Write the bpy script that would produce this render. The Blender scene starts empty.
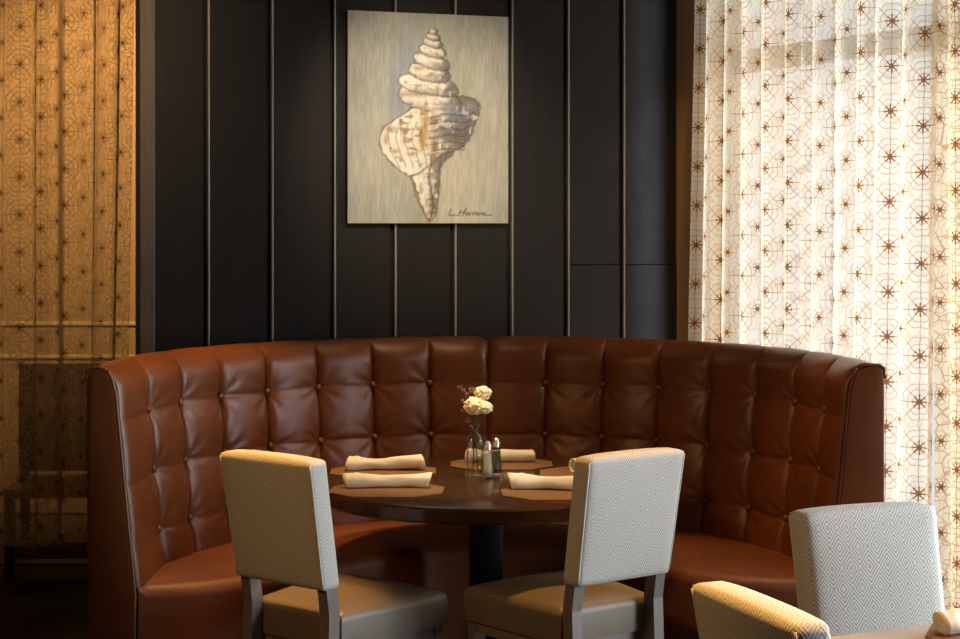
import bpy, bmesh, math, random
import numpy as np
from mathutils import Vector, Matrix

random.seed(7)
rng = np.random.default_rng(11)
S = bpy.context.scene
COL = S.collection
PI = math.pi

# ------------------------------------------------------------------ camera
HC, F, YH = 1.65, 1650.0, 223.0
cam_d = bpy.data.cameras.new('camera')
cam = bpy.data.objects.new('camera', cam_d)
COL.objects.link(cam)
cam.location = (0, 0, HC)
cam.rotation_euler = (PI / 2, 0, 0)
cam_d.sensor_width = 36.0
cam_d.lens = 36.0 * F / 960.0
cam_d.shift_y = -(319.5 - YH) / 960.0
cam_d.clip_end = 200
S.camera = cam


def at(px, py, Z):
    """point seen at a pixel, Z metres ahead"""
    return Vector(((px - 480) / F * Z, Z, HC - (py - YH) / F * Z))


# ------------------------------------------------------------------ helpers
def link(o, parent=None):
    COL.objects.link(o)
    if parent is not None:
        o.parent = parent
    return o


def tag(o, label=None, cat=None, group=None, kind=None):
    if label: o['label'] = label
    if cat: o['category'] = cat
    if group: o['group'] = group
    if kind: o['kind'] = kind
    return o


def thing(name, label, cat, loc=(0, 0, 0), rz=0.0, group=None):
    o = bpy.data.objects.new(name, None)
    link(o)
    o.location = loc
    o.rotation_euler = (0, 0, rz)
    return tag(o, label, cat, group)


def mesh(name, verts, faces, mat, parent=None, smooth=True, uvs=None, mids=None):
    me = bpy.data.meshes.new(name)
    me.from_pydata([tuple(v) for v in verts], [], [tuple(f) for f in faces])
    mats = mat if isinstance(mat, (list, tuple)) else [mat]
    for m in mats:
        me.materials.append(m)
    if mids is not None:
        me.polygons.foreach_set('material_index', mids)
    if uvs is not None:
        uv = me.uv_layers.new(name='UVMap')
        li = np.empty(len(me.loops), dtype=np.int32)
        me.loops.foreach_get('vertex_index', li)
        uv.data.foreach_set('uv', np.asarray(uvs, dtype=np.float32)[li].ravel())
    if smooth:
        me.polygons.foreach_set('use_smooth', [True] * len(me.polygons))
    me.update()
    return link(bpy.data.objects.new(name, me), parent)


def bm_obj(name, bm, mat, parent=None, smooth=True, boxuv=False, angle=None):
    bmesh.ops.recalc_face_normals(bm, faces=bm.faces[:])
    if boxuv:
        uv = bm.loops.layers.uv.new('UVMap')
        for f in bm.faces:
            n = f.normal
            ax = max(range(3), key=lambda i: abs(n[i]))
            for l in f.loops:
                c = l.vert.co
                l[uv].uv = ((c.x, c.z) if ax == 1 else (c.y, c.z) if ax == 0 else (c.x, c.y))
    me = bpy.data.meshes.new(name)
    bm.to_mesh(me)
    bm.free()
    me.materials.append(mat)
    if smooth:
        me.polygons.foreach_set('use_smooth', [True] * len(me.polygons))
        if angle is not None:
            me.set_sharp_from_angle(angle=angle)
    return link(bpy.data.objects.new(name, me), parent)


def grid_faces(nu, nv, wrap=False):
    fs = []
    for i in range(nu if wrap else nu - 1):
        a, b = i * nv, ((i + 1) % nu) * nv
        for j in range(nv - 1):
            fs.append((a + j, b + j, b + j + 1, a + j + 1))
    return fs


def box(bm, cx, cy, cz, sx, sy, sz, bevel=0.0, seg=2, M=None):
    r = bmesh.ops.create_cube(bm, size=1.0)
    vs = r['verts']
    for v in vs:
        v.co = Vector((v.co.x * sx + cx, v.co.y * sy + cy, v.co.z * sz + cz))
    if bevel > 0:
        es = list({e for v in vs for e in v.link_edges})
        r = bmesh.ops.bevel(bm, geom=es, offset=bevel, segments=seg, profile=0.6, affect='EDGES')
        vs = list({v for f in r['faces'] for v in f.verts} | {v for v in vs if v.is_valid})
    if M is not None:
        for v in vs:
            v.co = M @ v.co
    return vs


def lathe(prof, n=32, cx=0, cy=0, sq=0.0):
    vs, fs = [], []
    for k in range(n):
        a = 2 * PI * k / n
        m = 1.0
        if sq:
            m = 1 + sq * (1 / max(abs(math.cos(a)), abs(math.sin(a))) - 1)
        for r, z in prof:
            vs.append((cx + r * m * math.cos(a), cy + r * m * math.sin(a), z))
    fs = grid_faces(n, len(prof), wrap=True)
    return vs, fs


def tube(pts, r, n=8, radii=None):
    pts = [Vector(p) for p in pts]
    vs, fs = [], []
    up = Vector((0.3, 0.2, 1)).normalized()
    prev = None
    for i, p in enumerate(pts):
        t = (pts[min(i + 1, len(pts) - 1)] - pts[max(i - 1, 0)]).normalized()
        if prev is None:
            a = t.cross(up)
            if a.length < 1e-3:
                a = t.cross(Vector((1, 0, 0)))
        else:
            a = prev - t * prev.dot(t)
        a.normalize()
        prev = a
        b = t.cross(a)
        rr = radii[i] if radii else r
        for k in range(n):
            th = 2 * PI * k / n
            vs.append(p + (a * math.cos(th) + b * math.sin(th)) * rr)
    m = len(pts)
    for i in range(m - 1):
        for k in range(n):
            fs.append((i * n + k, i * n + (k + 1) % n, (i + 1) * n + (k + 1) % n, (i + 1) * n + k))
    fs.append(tuple(range(n))[::-1])
    fs.append(tuple((m - 1) * n + k for k in range(n)))
    return vs, fs


def catmull(pts, n):
    P = [np.array(p, float) for p in pts]
    P = [2 * P[0] - P[1]] + P + [2 * P[-1] - P[-2]]
    m = len(P) - 3
    out = []
    for i in range(n):
        t = i / (n - 1) * m
        k = min(int(t), m - 1)
        t -= k
        a, b, c, d = P[k:k + 4]
        out.append(0.5 * (2 * b + (c - a) * t + (2 * a - 5 * b + 4 * c - d) * t * t + (3 * b - a - 3 * c + d) * t ** 3))
    return out


# ------------------------------------------------------------------ materials
class NT:
    def __init__(s, name):
        s.m = bpy.data.materials.new(name)
        s.m.use_nodes = True
        s.t = s.m.node_tree
        s.t.nodes.clear()
        s.out = s.t.nodes.new('ShaderNodeOutputMaterial')

    def n(s, typ, **kw):
        nd = s.t.nodes.new(typ)
        for k, v in kw.items():
            setattr(nd, k, v)
        return nd

    def put(s, sock, v):
        if isinstance(v, bpy.types.NodeSocket):
            s.t.links.new(v, sock)
        else:
            sock.default_value = v

    def mt(s, op, a, b=None, c=None, clamp=False):
        nd = s.n('ShaderNodeMath', operation=op, use_clamp=clamp)
        s.put(nd.inputs[0], a)
        if b is not None: s.put(nd.inputs[1], b)
        if c is not None: s.put(nd.inputs[2], c)
        return nd.outputs[0]

    def mixc(s, f, a, b):
        nd = s.n('ShaderNodeMix', data_type='RGBA')
        s.put(nd.inputs[0], f)
        s.put(nd.inputs[6], a if isinstance(a, bpy.types.NodeSocket) else (*a, 1))
        s.put(nd.inputs[7], b if isinstance(b, bpy.types.NodeSocket) else (*b, 1))
        return nd.outputs[2]

    def noise(s, vec, scale, detail=3.0, rough=0.5):
        nd = s.n('ShaderNodeTexNoise')
        if vec is not None: s.put(nd.inputs['Vector'], vec)
        nd.inputs['Scale'].default_value = scale
        nd.inputs['Detail'].default_value = detail
        nd.inputs['Roughness'].default_value = rough
        return nd.outputs['Fac']

    def ramp(s, f, lo, hi):
        nd = s.n('ShaderNodeMapRange')
        nd.inputs[1].default_value = lo
        nd.inputs[2].default_value = hi
        s.put(nd.inputs[0], f)
        return nd.outputs[0]

    def coord(s, which='Object', scale=None):
        o = s.n('ShaderNodeTexCoord').outputs[which]
        if scale:
            mp = s.n('ShaderNodeMapping')
            mp.inputs['Scale'].default_value = scale
            s.t.links.new(o, mp.inputs['Vector'])
            o = mp.outputs[0]
        return o

    def bump(s, h, strength=0.3, dist=0.01):
        nd = s.n('ShaderNodeBump')
        nd.inputs['Strength'].default_value = strength
        nd.inputs['Distance'].default_value = dist
        s.put(nd.inputs['Height'], h)
        return nd.outputs[0]

    def bsdf(s, color, rough=0.5, metal=0.0, spec=0.5, normal=None, **kw):
        b = s.n('ShaderNodeBsdfPrincipled')
        s.put(b.inputs['Base Color'], color if isinstance(color, bpy.types.NodeSocket) else (*color, 1))
        s.put(b.inputs['Roughness'], rough)
        b.inputs['Metallic'].default_value = metal
        b.inputs['Specular IOR Level'].default_value = spec
        if normal is not None: s.put(b.inputs['Normal'], normal)
        for k, v in kw.items():
            s.put(b.inputs[k.replace('_', ' ')], v)
        return b.outputs[0]

    def done(s, sh):
        s.t.links.new(sh, s.out.inputs['Surface'])
        return s.m


def simple(name, col, rough=0.5, metal=0.0, spec=0.5, var=0.12, scale=8.0, stretch=(1, 1, 1), bump=0.0, bscale=200):
    t = NT(name)
    c = t.coord('Object', stretch)
    f = t.noise(c, scale, 4)
    lo = tuple(x * (1 - var) for x in col)
    hi = tuple(min(1, x * (1 + var)) for x in col)
    nrm = None
    if bump:
        nrm = t.bump(t.noise(t.coord('Object'), bscale, 2), bump, 0.002)
    return t.done(t.bsdf(t.mixc(f, lo, hi), rough, metal, spec, nrm))


def leather_mat(name, col, rough):
    t = NT(name)
    c = t.coord('Object')
    v = t.n('ShaderNodeTexVoronoi', feature='F1')
    t.put(v.inputs['Vector'], c)
    v.inputs['Scale'].default_value = 420
    f = t.noise(c, 5, 4)
    f2 = t.noise(c, 260, 2)
    h = t.mt('ADD', t.mt('MULTIPLY', v.outputs['Distance'], 0.7), t.mt('MULTIPLY', t.noise(c, 26, 3), 2.2))
    h = t.mt('ADD', h, f2)
    nrm = t.bump(h, 0.14, 0.004)
    colr = t.mixc(t.ramp(f, 0.3, 0.7), tuple(x * 0.86 for x in col), tuple(x * 1.12 for x in col))
    r = t.mt('ADD', t.mt('MULTIPLY', t.noise(c, 40, 3), 0.14), rough - 0.07)
    return t.done(t.bsdf(colr, r, 0, 0.6, nrm))


M = {}
M['leather'] = leather_mat('brown_leather', (0.165, 0.046, 0.0105), 0.33)
M['seat_leather'] = leather_mat('brown_seat_leather', (0.165, 0.042, 0.009), 0.5)
M['thread'] = simple('tan_thread', (0.30, 0.17, 0.09), 0.6)
M['panel'] = None


def fabric_mat():
    t = NT('diamond_herringbone_fabric')
    uv = t.n('ShaderNodeTexCoord').outputs['UV']
    sp = t.n('ShaderNodeSeparateXYZ')
    t.t.links.new(uv, sp.inputs[0])
    a = t.mt('PINGPONG', sp.outputs[0], 0.026)
    b = t.mt('PINGPONG', sp.outputs[1], 0.048)
    d = t.mt('DIVIDE', t.mt('ADD', a, t.mt('MULTIPLY', b, 0.8)), 0.0086)
    w = t.mt('PINGPONG', d, 0.5)
    line = t.ramp(w, 0.17, 0.33)
    fz = t.noise(t.coord('Object'), 500, 2)
    col = t.mixc(line, (0.36, 0.335, 0.29), (0.67, 0.65, 0.605))
    col = t.mixc(t.mt('MULTIPLY', fz, 0.25), col, (0.5, 0.47, 0.42))
    nrm = t.bump(t.mt('ADD', line, fz), 0.25, 0.002)
    return t.done(t.bsdf(col, 0.85, 0, 0.2, nrm, Sheen_Weight=0.15))


M['fabric'] = fabric_mat()
M['vinyl'] = simple('taupe_vinyl', (0.155, 0.12, 0.085), 0.42, 0, 0.45, 0.08, 6, bump=0.08, bscale=300)
M['chairwood'] = simple('dark_stained_chair_wood', (0.17, 0.145, 0.125), 0.4, 0, 0.5, 0.3, 14, (6, 6, 0.8))
M['piping'] = simple('pale_piping', (0.56, 0.53, 0.48), 0.8)
M['tabletop'] = None


def wood(name, lo, hi, rough, stretch, scale=6, spec=0.5):
    t = NT(name)
    c = t.coord('Object', stretch)
    f = t.noise(c, scale, 5, 0.6)
    r = t.mt('ADD', t.mt('MULTIPLY', t.noise(t.coord('Object'), 9, 3), 0.12), rough - 0.05)
    return t.done(t.bsdf(t.mixc(t.ramp(f, 0.3, 0.7), lo, hi), r, 0, spec, t.bump(f, 0.05, 0.002)))


M['tabletop'] = wood('dark_varnished_wood', (0.034, 0.016, 0.007), (0.065, 0.031, 0.014), 0.17, (1, 9, 9))
M['greytop'] = wood('grey_brown_laminate', (0.40, 0.37, 0.34), (0.47, 0.44, 0.41), 0.3, (1, 8, 8))
M['black_metal'] = simple('black_painted_metal', (0.003, 0.0027, 0.0024), 0.4, 0, 0.16)
M['panel'] = wood('black_stained_panelling', (0.0068, 0.0050, 0.0034), (0.0125, 0.0092, 0.0063), 0.55, (10, 10, 0.7), 5, 0.28)
M['batten'] = wood('highlight_toned_batten', (0.20, 0.18, 0.155), (0.28, 0.25, 0.215), 0.3, (10, 10, 0.7), 5)  # pale base colour carries the bright edge highlight of the dark battens
M['cornertrim'] = wood('grey_brown_trim_wood', (0.075, 0.054, 0.037), (0.11, 0.08, 0.056), 0.5, (20, 20, 0.8), 6)
M['tan_wall'] = simple('tan_painted_wall', (0.33, 0.205, 0.10), 0.8, var=0.05, scale=3, bump=0.1)
M['paletrim'] = simple('pale_painted_rail', (0.5, 0.36, 0.19), 0.6, var=0.04)
M['brown_wall'] = simple('brown_painted_wall', (0.50, 0.33, 0.17), 0.8, var=0.05, scale=3, bump=0.1)
M['dark_wall'] = simple('dark_brown_plaster', (0.05, 0.033, 0.02), 0.85, var=0.1, scale=3, bump=0.1)
M['ceiling'] = simple('dim_ceiling_paint', (0.10, 0.075, 0.05), 0.9, var=0.04)
M['floor'] = wood('dark_floor_boards', (0.008, 0.005, 0.003), (0.018, 0.012, 0.008), 0.7, (8, 1, 1), 4, 0.15)
M['stone'] = simple('grey_paving', (0.06, 0.052, 0.045), 0.8, var=0.2, scale=6)
M['redwood'] = wood('reddish_chair_wood', (0.24, 0.08, 0.03), (0.34, 0.125, 0.05), 0.4, (1, 9, 9), 6)
M['darkwood'] = wood('nearly_black_chair_wood', (0.012, 0.008, 0.006), (0.025, 0.016, 0.011), 0.4, (9, 9, 1), 6)
M['winframe'] = simple('bronze_window_frame', (0.10, 0.065, 0.04), 0.45)
M['napkin'] = simple('cream_napkin_cloth', (0.74, 0.66, 0.52), 0.9, 0, 0.1, 0.05, 30, bump=0.3, bscale=500)
M['chrome'] = simple('polished_chrome', (0.80, 0.77, 0.71), 0.28, 1.0)
M['salt'] = simple('white_salt', (0.8, 0.77, 0.7), 0.7)
M['pepper'] = simple('ground_pepper', (0.13, 0.11, 0.09), 0.9, var=0.5, scale=400)
M['stem'] = simple('green_stem', (0.07, 0.085, 0.035), 0.6)
M['petal'] = simple('cream_petal', (0.93, 0.80, 0.52), 0.7, var=0.06, scale=60)
M['dried'] = simple('dried_pink_brown_buds', (0.36, 0.20, 0.15), 0.8, var=0.4, scale=200)
M['rod'] = M['black_metal']


def glass(name, tint=(0.92, 0.93, 0.90)):
    t = NT(name)
    tr = t.n('ShaderNodeBsdfTransparent')
    tr.inputs[0].default_value = (*tint, 1)
    gl = t.n('ShaderNodeBsdfGlossy')
    gl.inputs['Roughness'].default_value = 0.06
    fr = t.n('ShaderNodeLayerWeight')
    fc = t.mt('POWER', fr.outputs['Facing'], 2.2)
    mx = t.n('ShaderNodeMixShader')
    t.t.links.new(t.mt('MULTIPLY_ADD', fc, 0.75, 0.10, clamp=True), mx.inputs[0])
    t.t.links.new(tr.outputs[0], mx.inputs[1])
    t.t.links.new(gl.outputs[0], mx.inputs[2])
    return t.done(mx.outputs[0])


M['glass'] = glass('clear_glass')


def pane_mat():
    t = NT('window_pane_glass')
    tr = t.n('ShaderNodeBsdfTransparent')
    gl = t.n('ShaderNodeBsdfGlossy')
    gl.inputs['Roughness'].default_value = 0.03
    mx = t.n('ShaderNodeMixShader')
    mx.inputs[0].default_value = 0.06
    t.t.links.new(tr.outputs[0], mx.inputs[1])
    t.t.links.new(gl.outputs[0], mx.inputs[2])
    return t.done(mx.outputs[0])


M['pane'] = pane_mat()


def placemat_mat():
    t = NT('woven_brown_vinyl')
    c = t.coord('Object')
    sp = t.n('ShaderNodeSeparateXYZ')
    t.t.links.new(c, sp.inputs[0])
    a = t.mt('PINGPONG', sp.outputs[0], 0.0035)
    b = t.mt('PINGPONG', sp.outputs[1], 0.0035)
    w = t.mt('DIVIDE', t.mt('ADD', a, b), 0.007)
    col = t.mixc(t.ramp(w, 0.25, 0.75), (0.10, 0.045, 0.016), (0.25, 0.125, 0.045))
    return t.done(t.bsdf(col, 0.6, 0, 0.3, t.bump(w, 0.5, 0.002)))


M['placemat'] = placemat_mat()


def lace_mat(name, sheer, thread, knot, a_base, a_thread, big, small, web, web_a):
    """sheer cloth with stitched flower webs; UV in metres of cloth"""
    t = NT(name)
    uv = t.n('ShaderNodeTexCoord').outputs['UV']
    nz = t.n('ShaderNodeTexNoise')
    t.t.links.new(uv, nz.inputs['Vector'])
    nz.inputs['Scale'].default_value = 22
    nz.inputs['Detail'].default_value = 1
    wob = t.n('ShaderNodeVectorMath', operation='MULTIPLY_ADD')
    t.t.links.new(nz.outputs['Color'], wob.inputs[0])
    wob.inputs[1].default_value = (0.010, 0.010, 0)
    t.t.links.new(uv, wob.inputs[2])
    sp = t.n('ShaderNodeSeparateXYZ')
    t.t.links.new(wob.outputs[0], sp.inputs[0])
    U, V = sp.outputs[0], sp.outputs[1]

    def motif(a, b, shift, ou, ov, R, nsp, nring, kr):
        cu = t.mt('ADD', t.mt('DIVIDE', U, a), ou)
        iu = t.mt('FLOOR', cu)
        fx = t.mt('MULTIPLY', t.mt('SUBTRACT', t.mt('SUBTRACT', cu, iu), 0.5), a)
        cv = t.mt('ADD', t.mt('ADD', t.mt('DIVIDE', V, b), t.mt('MULTIPLY', iu, shift)), ov)
        fy = t.mt('MULTIPLY', t.mt('SUBTRACT', t.mt('FRACT', cv), 0.5), b)
        r = t.mt('SQRT', t.mt('ADD', t.mt('MULTIPLY', fx, fx), t.mt('MULTIPLY', fy, fy)))
        th = t.mt('ARCTAN2', fy, fx)
        sc = t.mt('ABSOLUTE', t.mt('SINE', t.mt('MULTIPLY', th, nsp / 2)))
        rr = t.mt('MULTIPLY', r, t.mt('ADD', 1.0, t.mt('MULTIPLY', sc, -0.11)))
        inside = t.mt('LESS_THAN', rr, R)
        dr = t.mt('MULTIPLY', t.mt('PINGPONG', t.mt('ADD', rr, R / nring / 2 * 0), R / nring / 2), 1.0)
        # rings sit where rr is a multiple of R/nring
        ring = t.mt('SUBTRACT', 1.0, t.ramp(dr, 0.0009, 0.0024))
        spk_d = t.mt('MULTIPLY', t.mt('ABSOLUTE', t.mt('SINE', t.mt('MULTIPLY', th, nsp / 2))), t.mt('MULTIPLY', r, 2 / nsp))
        spk = t.mt('SUBTRACT', 1.0, t.ramp(spk_d, 0.0007, 0.0022))
        spk = t.mt('MULTIPLY', spk, t.mt('LESS_THAN', r, R * 0.96))
        kn = t.mt('SUBTRACT', 1.0, t.ramp(r, kr * 0.7, kr * 1.2))
        star = t.mt('MULTIPLY', t.mt('SUBTRACT', 1.0, t.ramp(spk_d, 0.0015, 0.003)), t.mt('LESS_THAN', r, kr * 2.6))
        kn = t.mt('MAXIMUM', kn, star)
        m = t.mt('MULTIPLY', t.mt('MAXIMUM', t.mt('MULTIPLY', ring, 0.78), spk), inside)
        return m, kn

    m1, k1 = motif(*big)
    m2, k2 = motif(*small)
    vo = t.n('ShaderNodeTexVoronoi', feature='DISTANCE_TO_EDGE')
    t.t.links.new(wob.outputs[0], vo.inputs['Vector'])
    vo.inputs['Scale'].default_value = web
    vw = t.mt('MULTIPLY', t.mt('SUBTRACT', 1.0, t.ramp(vo.outputs['Distance'], 0.02, 0.055)), web_a)
    kn = t.mt('MAXIMUM', k1, k2)
    th = t.mt('MAXIMUM', t.mt('MAXIMUM', m1, m2), vw)
    th = t.mt('MAXIMUM', th, kn, clamp=True)
    col = t.mixc(th, sheer, thread)
    col = t.mixc(kn, col, knot)
    weave = t.noise(uv, 900, 1)
    alpha = t.mt('ADD', a_base, t.mt('MULTIPLY', th, a_thread - a_base))
    alpha = t.mt('ADD', alpha, t.mt('MULTIPLY', t.mt('SUBTRACT', weave, 0.5), 0.12), clamp=True)
    # a slanted weave shows more thread: opacity grows with the angle
    ge = t.n('ShaderNodeNewGeometry')
    dt = t.n('ShaderNodeVectorMath', operation='DOT_PRODUCT')
    t.t.links.new(ge.outputs['Normal'], dt.inputs[0])
    t.t.links.new(ge.outputs['Incoming'], dt.inputs[1])
    cs = t.mt('MAXIMUM', t.mt('ABSOLUTE', dt.outputs['Value']), 0.16)
    alpha = t.mt('SUBTRACT', 1.0, t.mt('POWER', t.mt('SUBTRACT', 1.0, t.mt('MINIMUM', alpha, 0.985)), t.mt('DIVIDE', 1.0, cs)))
    df = t.n('ShaderNodeBsdfDiffuse')
    tl = t.n('ShaderNodeBsdfTranslucent')
    tp = t.n('ShaderNodeBsdfTransparent')
    t.t.links.new(col, df.inputs[0])
    t.t.links.new(col, tl.inputs[0])
    mx = t.n('ShaderNodeMixShader')
    mx.inputs[0].default_value = 0.55
    t.t.links.new(df.outputs[0], mx.inputs[1])
    t.t.links.new(tl.outputs[0], mx.inputs[2])
    m3 = t.n('ShaderNodeMixShader')
    t.t.links.new(alpha, m3.inputs[0])
    t.t.links.new(tp.outputs[0], m3.inputs[1])
    t.t.links.new(mx.outputs[0], m3.inputs[2])
    return t.done(m3.outputs[0])


BIG = (0.178, 0.1635, 0.37, 0.0, 0.2, 0.080, 8, 4, 0.010)
SMALL = (0.178, 0.1635, 0.37, 0.5, 0.62, 0.034, 6, 2, 0.005)
M['lace'] = lace_mat('white_sheer_with_brown_webs', (0.95, 0.90, 0.78), (0.44, 0.22, 0.04), (0.24, 0.09, 0.010), 0.60, 0.97, BIG, SMALL, 15, 0.3)
M['lace_dense'] = lace_mat('cream_sheer_with_dense_webs', (0.80, 0.67, 0.47), (0.34, 0.17, 0.04), (0.20, 0.075, 0.012), 0.74, 0.97, BIG, SMALL, 20, 0.7)
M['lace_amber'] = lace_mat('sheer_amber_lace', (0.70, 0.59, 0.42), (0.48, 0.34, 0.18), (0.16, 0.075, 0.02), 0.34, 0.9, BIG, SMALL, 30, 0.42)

# ------------------------------------------------------------------ setting
TH = math.radians(18.8)
wd = Vector((math.cos(TH), math.sin(TH), 0))
wn = Vector((math.sin(TH), -math.cos(TH), 0))       # towards the camera
BC = Vector((0.032, 5.47, 0))                          # centre of the round banquette
W0 = Vector((0.05, 5.47, 0)) - wn * 1.375


def wall_t(px, off=0.0):
    """distance along the dark wall where a pixel column meets it"""
    k = (px - 480) / F
    p = W0 + wn * off
    return (k * p.y - p.x) / (wd.x - k * wd.y)


def wp(t, z, off=0.0):
    p = W0 + wd * t + wn * off
    return Vector((p.x, p.y, z))


MW = Matrix(((wd.x, wn.x, 0, W0.x), (wd.y, wn.y, 0, W0.y), (0, 0, 1, 0), (0, 0, 0, 1)))  # local (t, off, z)
CEIL = 3.05
tL, tR = wall_t(154.5), wall_t(675)

bm = bmesh.new()
box(bm, (tL + tR) / 2, -0.06, CEIL / 2, tR - tL, 0.12, CEIL, M=MW)
wall_back = tag(bm_obj('wall_back', bm, M['panel'], smooth=False), kind='structure')
# boards stand a touch proud, with a dark reveal and a thin edge strip between them
bat = [wall_t(x) for x in (207.8, 271.3, 333.6, 394.0, 453.8, 510.5, 566.5, 622.0)]
edges = [tL] + bat + [tR]
for i in range(len(edges) - 1):
    a, b = edges[i], edges[i + 1]
    bm = bmesh.new()
    l = a + (0.007 if i else 0)
    r = b - (0.019 if i < len(edges) - 2 else 0)
    if i >= len(edges) - 3:
        zs = HC - (264.5 - YH) / F * wp((a + b) / 2, 0).y
        box(bm, (l + r) / 2, 0.008, (zs + 0.001 + CEIL) / 2, r - l, 0.016, CEIL - zs - 0.001, 0.0015, 1, M=MW)
        box(bm, (l + r) / 2, 0.010, (zs - 0.001) / 2, r - l, 0.020, zs - 0.001, 0.0015, 1, M=MW)
    else:
        box(bm, (l + r) / 2, 0.008, CEIL / 2, r - l, 0.016, CEIL, 0.0015, 1, M=MW)
    bm_obj('board', bm, M['panel'], wall_back, smooth=False)
for t in bat:
    bm = bmesh.new()
    box(bm, t, 0.012, CEIL / 2, 0.009, 0.028, CEIL, 0.003, 2, M=MW)
    bm_obj('batten', bm, M['batten'], wall_back, smooth=False)
# corner trim on the free end of the panelled wall
t0 = wall_t(139.5, 0.01)
bm = bmesh.new()
box(bm, (t0 + tL) / 2, -0.05, CEIL / 2, tL - t0, 0.14, CEIL, 0.004, 2, M=MW)
tag(bm_obj('trim_1', bm, M['cornertrim'], smooth=False), kind='structure')

# right wall runs from the corner back towards the camera
RA = math.radians(57.7)
rd = Vector((math.cos(RA), -math.sin(RA), 0))
rn = Vector((-math.sin(RA), -math.cos(RA), 0))        # into the room
R0 = wp(tR, 0, 0.02)
MR = Matrix(((rd.x, rn.x, 0, R0.x), (rd.y, rn.y, 0, R0.y), (0, 0, 1, 0), (0, 0, 0, 1)))


def right_t(px, off=0.0):
    k = (px - 480) / F
    p = R0 + rn * off
    return (k * p.y - p.x) / (rd.x - k * rd.y)


R_END = 8.4
w1a, w1b, w1z0, w1z1 = 0.22, 2.75, 0.12, 2.85
w2a, w2b, w2z0, w2z1 = 2.95, 5.5, 0.12, 2.85
bm = bmesh.new()
def rbox(a, b, z0, z1, o0=-0.18, o1=0.0, bv=0.0):
    box(bm, (a + b) / 2, (o0 + o1) / 2, (z0 + z1) / 2, b - a, o1 - o0, z1 - z0, bv, 2, M=MR)
rbox(-3.2, w1a, 0, CEIL); rbox(w1b, w2a, 0, CEIL); rbox(w2b, R_END, 0, CEIL)
rbox(w1a, w1b, 0, w1z0); rbox(w1a, w1b, w1z1, CEIL)
rbox(w2a, w2b, 0, w2z0); rbox(w2a, w2b, w2z1, CEIL)
wall_right = tag(bm_obj('wall_right', bm, M['brown_wall'], smooth=False), kind='structure')


def window(name, a, b, z0, z1, mull, bars, off=-0.09):
    global bm
    bm = bmesh.new()
    rbox(a, a + 0.06, z0, z1, off - 0.03, off + 0.03); rbox(b - 0.06, b, z0, z1, off - 0.03, off + 0.03)
    rbox(a, b, z0, z0 + 0.07, off - 0.03, off + 0.03); rbox(a, b, z1 - 0.06, z1, off - 0.03, off + 0.03)
    fr = tag(bm_obj(name, bm, M['winframe'], smooth=False), kind='structure')
    for m_ in mull:
        bm = bmesh.new(); rbox(m_ - 0.03, m_ + 0.03, z0, z1, off - 0.025, off + 0.025)
        bm_obj('mullion', bm, M['winframe'], fr, smooth=False)
    for z in bars:
        bm = bmesh.new(); rbox(a, b, z - 0.045, z + 0.045, off - 0.025, off + 0.025)
        bm_obj('transom', bm, M['winframe'], fr, smooth=False)
    bm = bmesh.new(); rbox(a + 0.01, b - 0.01, z0 + 0.01, z1 - 0.01, off - 0.004, off + 0.004)
    bm_obj('pane', bm, M['pane'], fr, smooth=False)
    return fr


window('window_1', w1a, w1b, w1z0, w1z1, [1.95], [2.33])
window('window_2', w2a, w2b, w2z0, w2z1, [3.8, 4.65], [])

# floor, ceiling and the walls that close the room
def poly(name, pts, mat, th, kind='structure'):
    bm = bmesh.new()
    vs = [bm.verts.new(p) for p in pts]
    f = bm.faces.new(vs)
    r = bmesh.ops.extrude_face_region(bm, geom=[f])
    for v in r['geom']:
        if isinstance(v, bmesh.types.BMVert):
            v.co.z += th
    return tag(bm_obj(name, bm, mat, smooth=False), kind=kind)


ra = R0 + rd * R_END
rb = R0 - rd * 3.2
XL, YF, YB = -3.4, -1.6, 9.4
foot = [(XL, YF), (ra.x, YF), (ra.x, ra.y), (rb.x, rb.y), (rb.x, YB), (XL, YB)]
poly('floor', [(x, y, 0) for x, y in foot], M['floor'], -0.1)
poly('ceiling', [(x, y, CEIL) for x, y in foot], M['ceiling'], 0.1)
bm = bmesh.new(); box(bm, XL - 0.05, (YF + YB) / 2, CEIL / 2, 0.1, YB - YF, CEIL)
tag(bm_obj('wall_left', bm, M['dark_wall'], smooth=False), kind='structure')
bm = bmesh.new(); box(bm, (XL + ra.x) / 2, YF - 0.05, CEIL / 2, ra.x - XL, 0.1, CEIL)
if ra.y > YF: box(bm, ra.x + 0.05, (YF + ra.y) / 2, CEIL / 2, 0.1, ra.y - YF, CEIL)
tag(bm_obj('wall_front', bm, M['dark_wall'], smooth=False), kind='structure')
bm = bmesh.new(); box(bm, (XL + rb.x) / 2, YB + 0.05, CEIL / 2, rb.x - XL, 0.1, CEIL)
tag(bm_obj('wall_rear', bm, M['tan_wall'], smooth=False), kind='structure')
bm = bmesh.new()
z1, z2 = HC - (324 - YH) / F * 9.37, HC - (357 - YH) / F * 9.37
for z in (z1, z2):
    box(bm, (XL + rb.x) / 2, YB - 0.003, z, rb.x - XL, 0.016, 0.022, 0.006, 2)
tag(bm_obj('trim_2', bm, M['paletrim'], smooth=False), kind='structure')
bm = bmesh.new()
box(bm, -2.35, 8.6, 0.004, 1.6, 1.3, 0.008)
tag(bm_obj('trim_3', bm, M['stone'], smooth=False), kind='structure')

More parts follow.
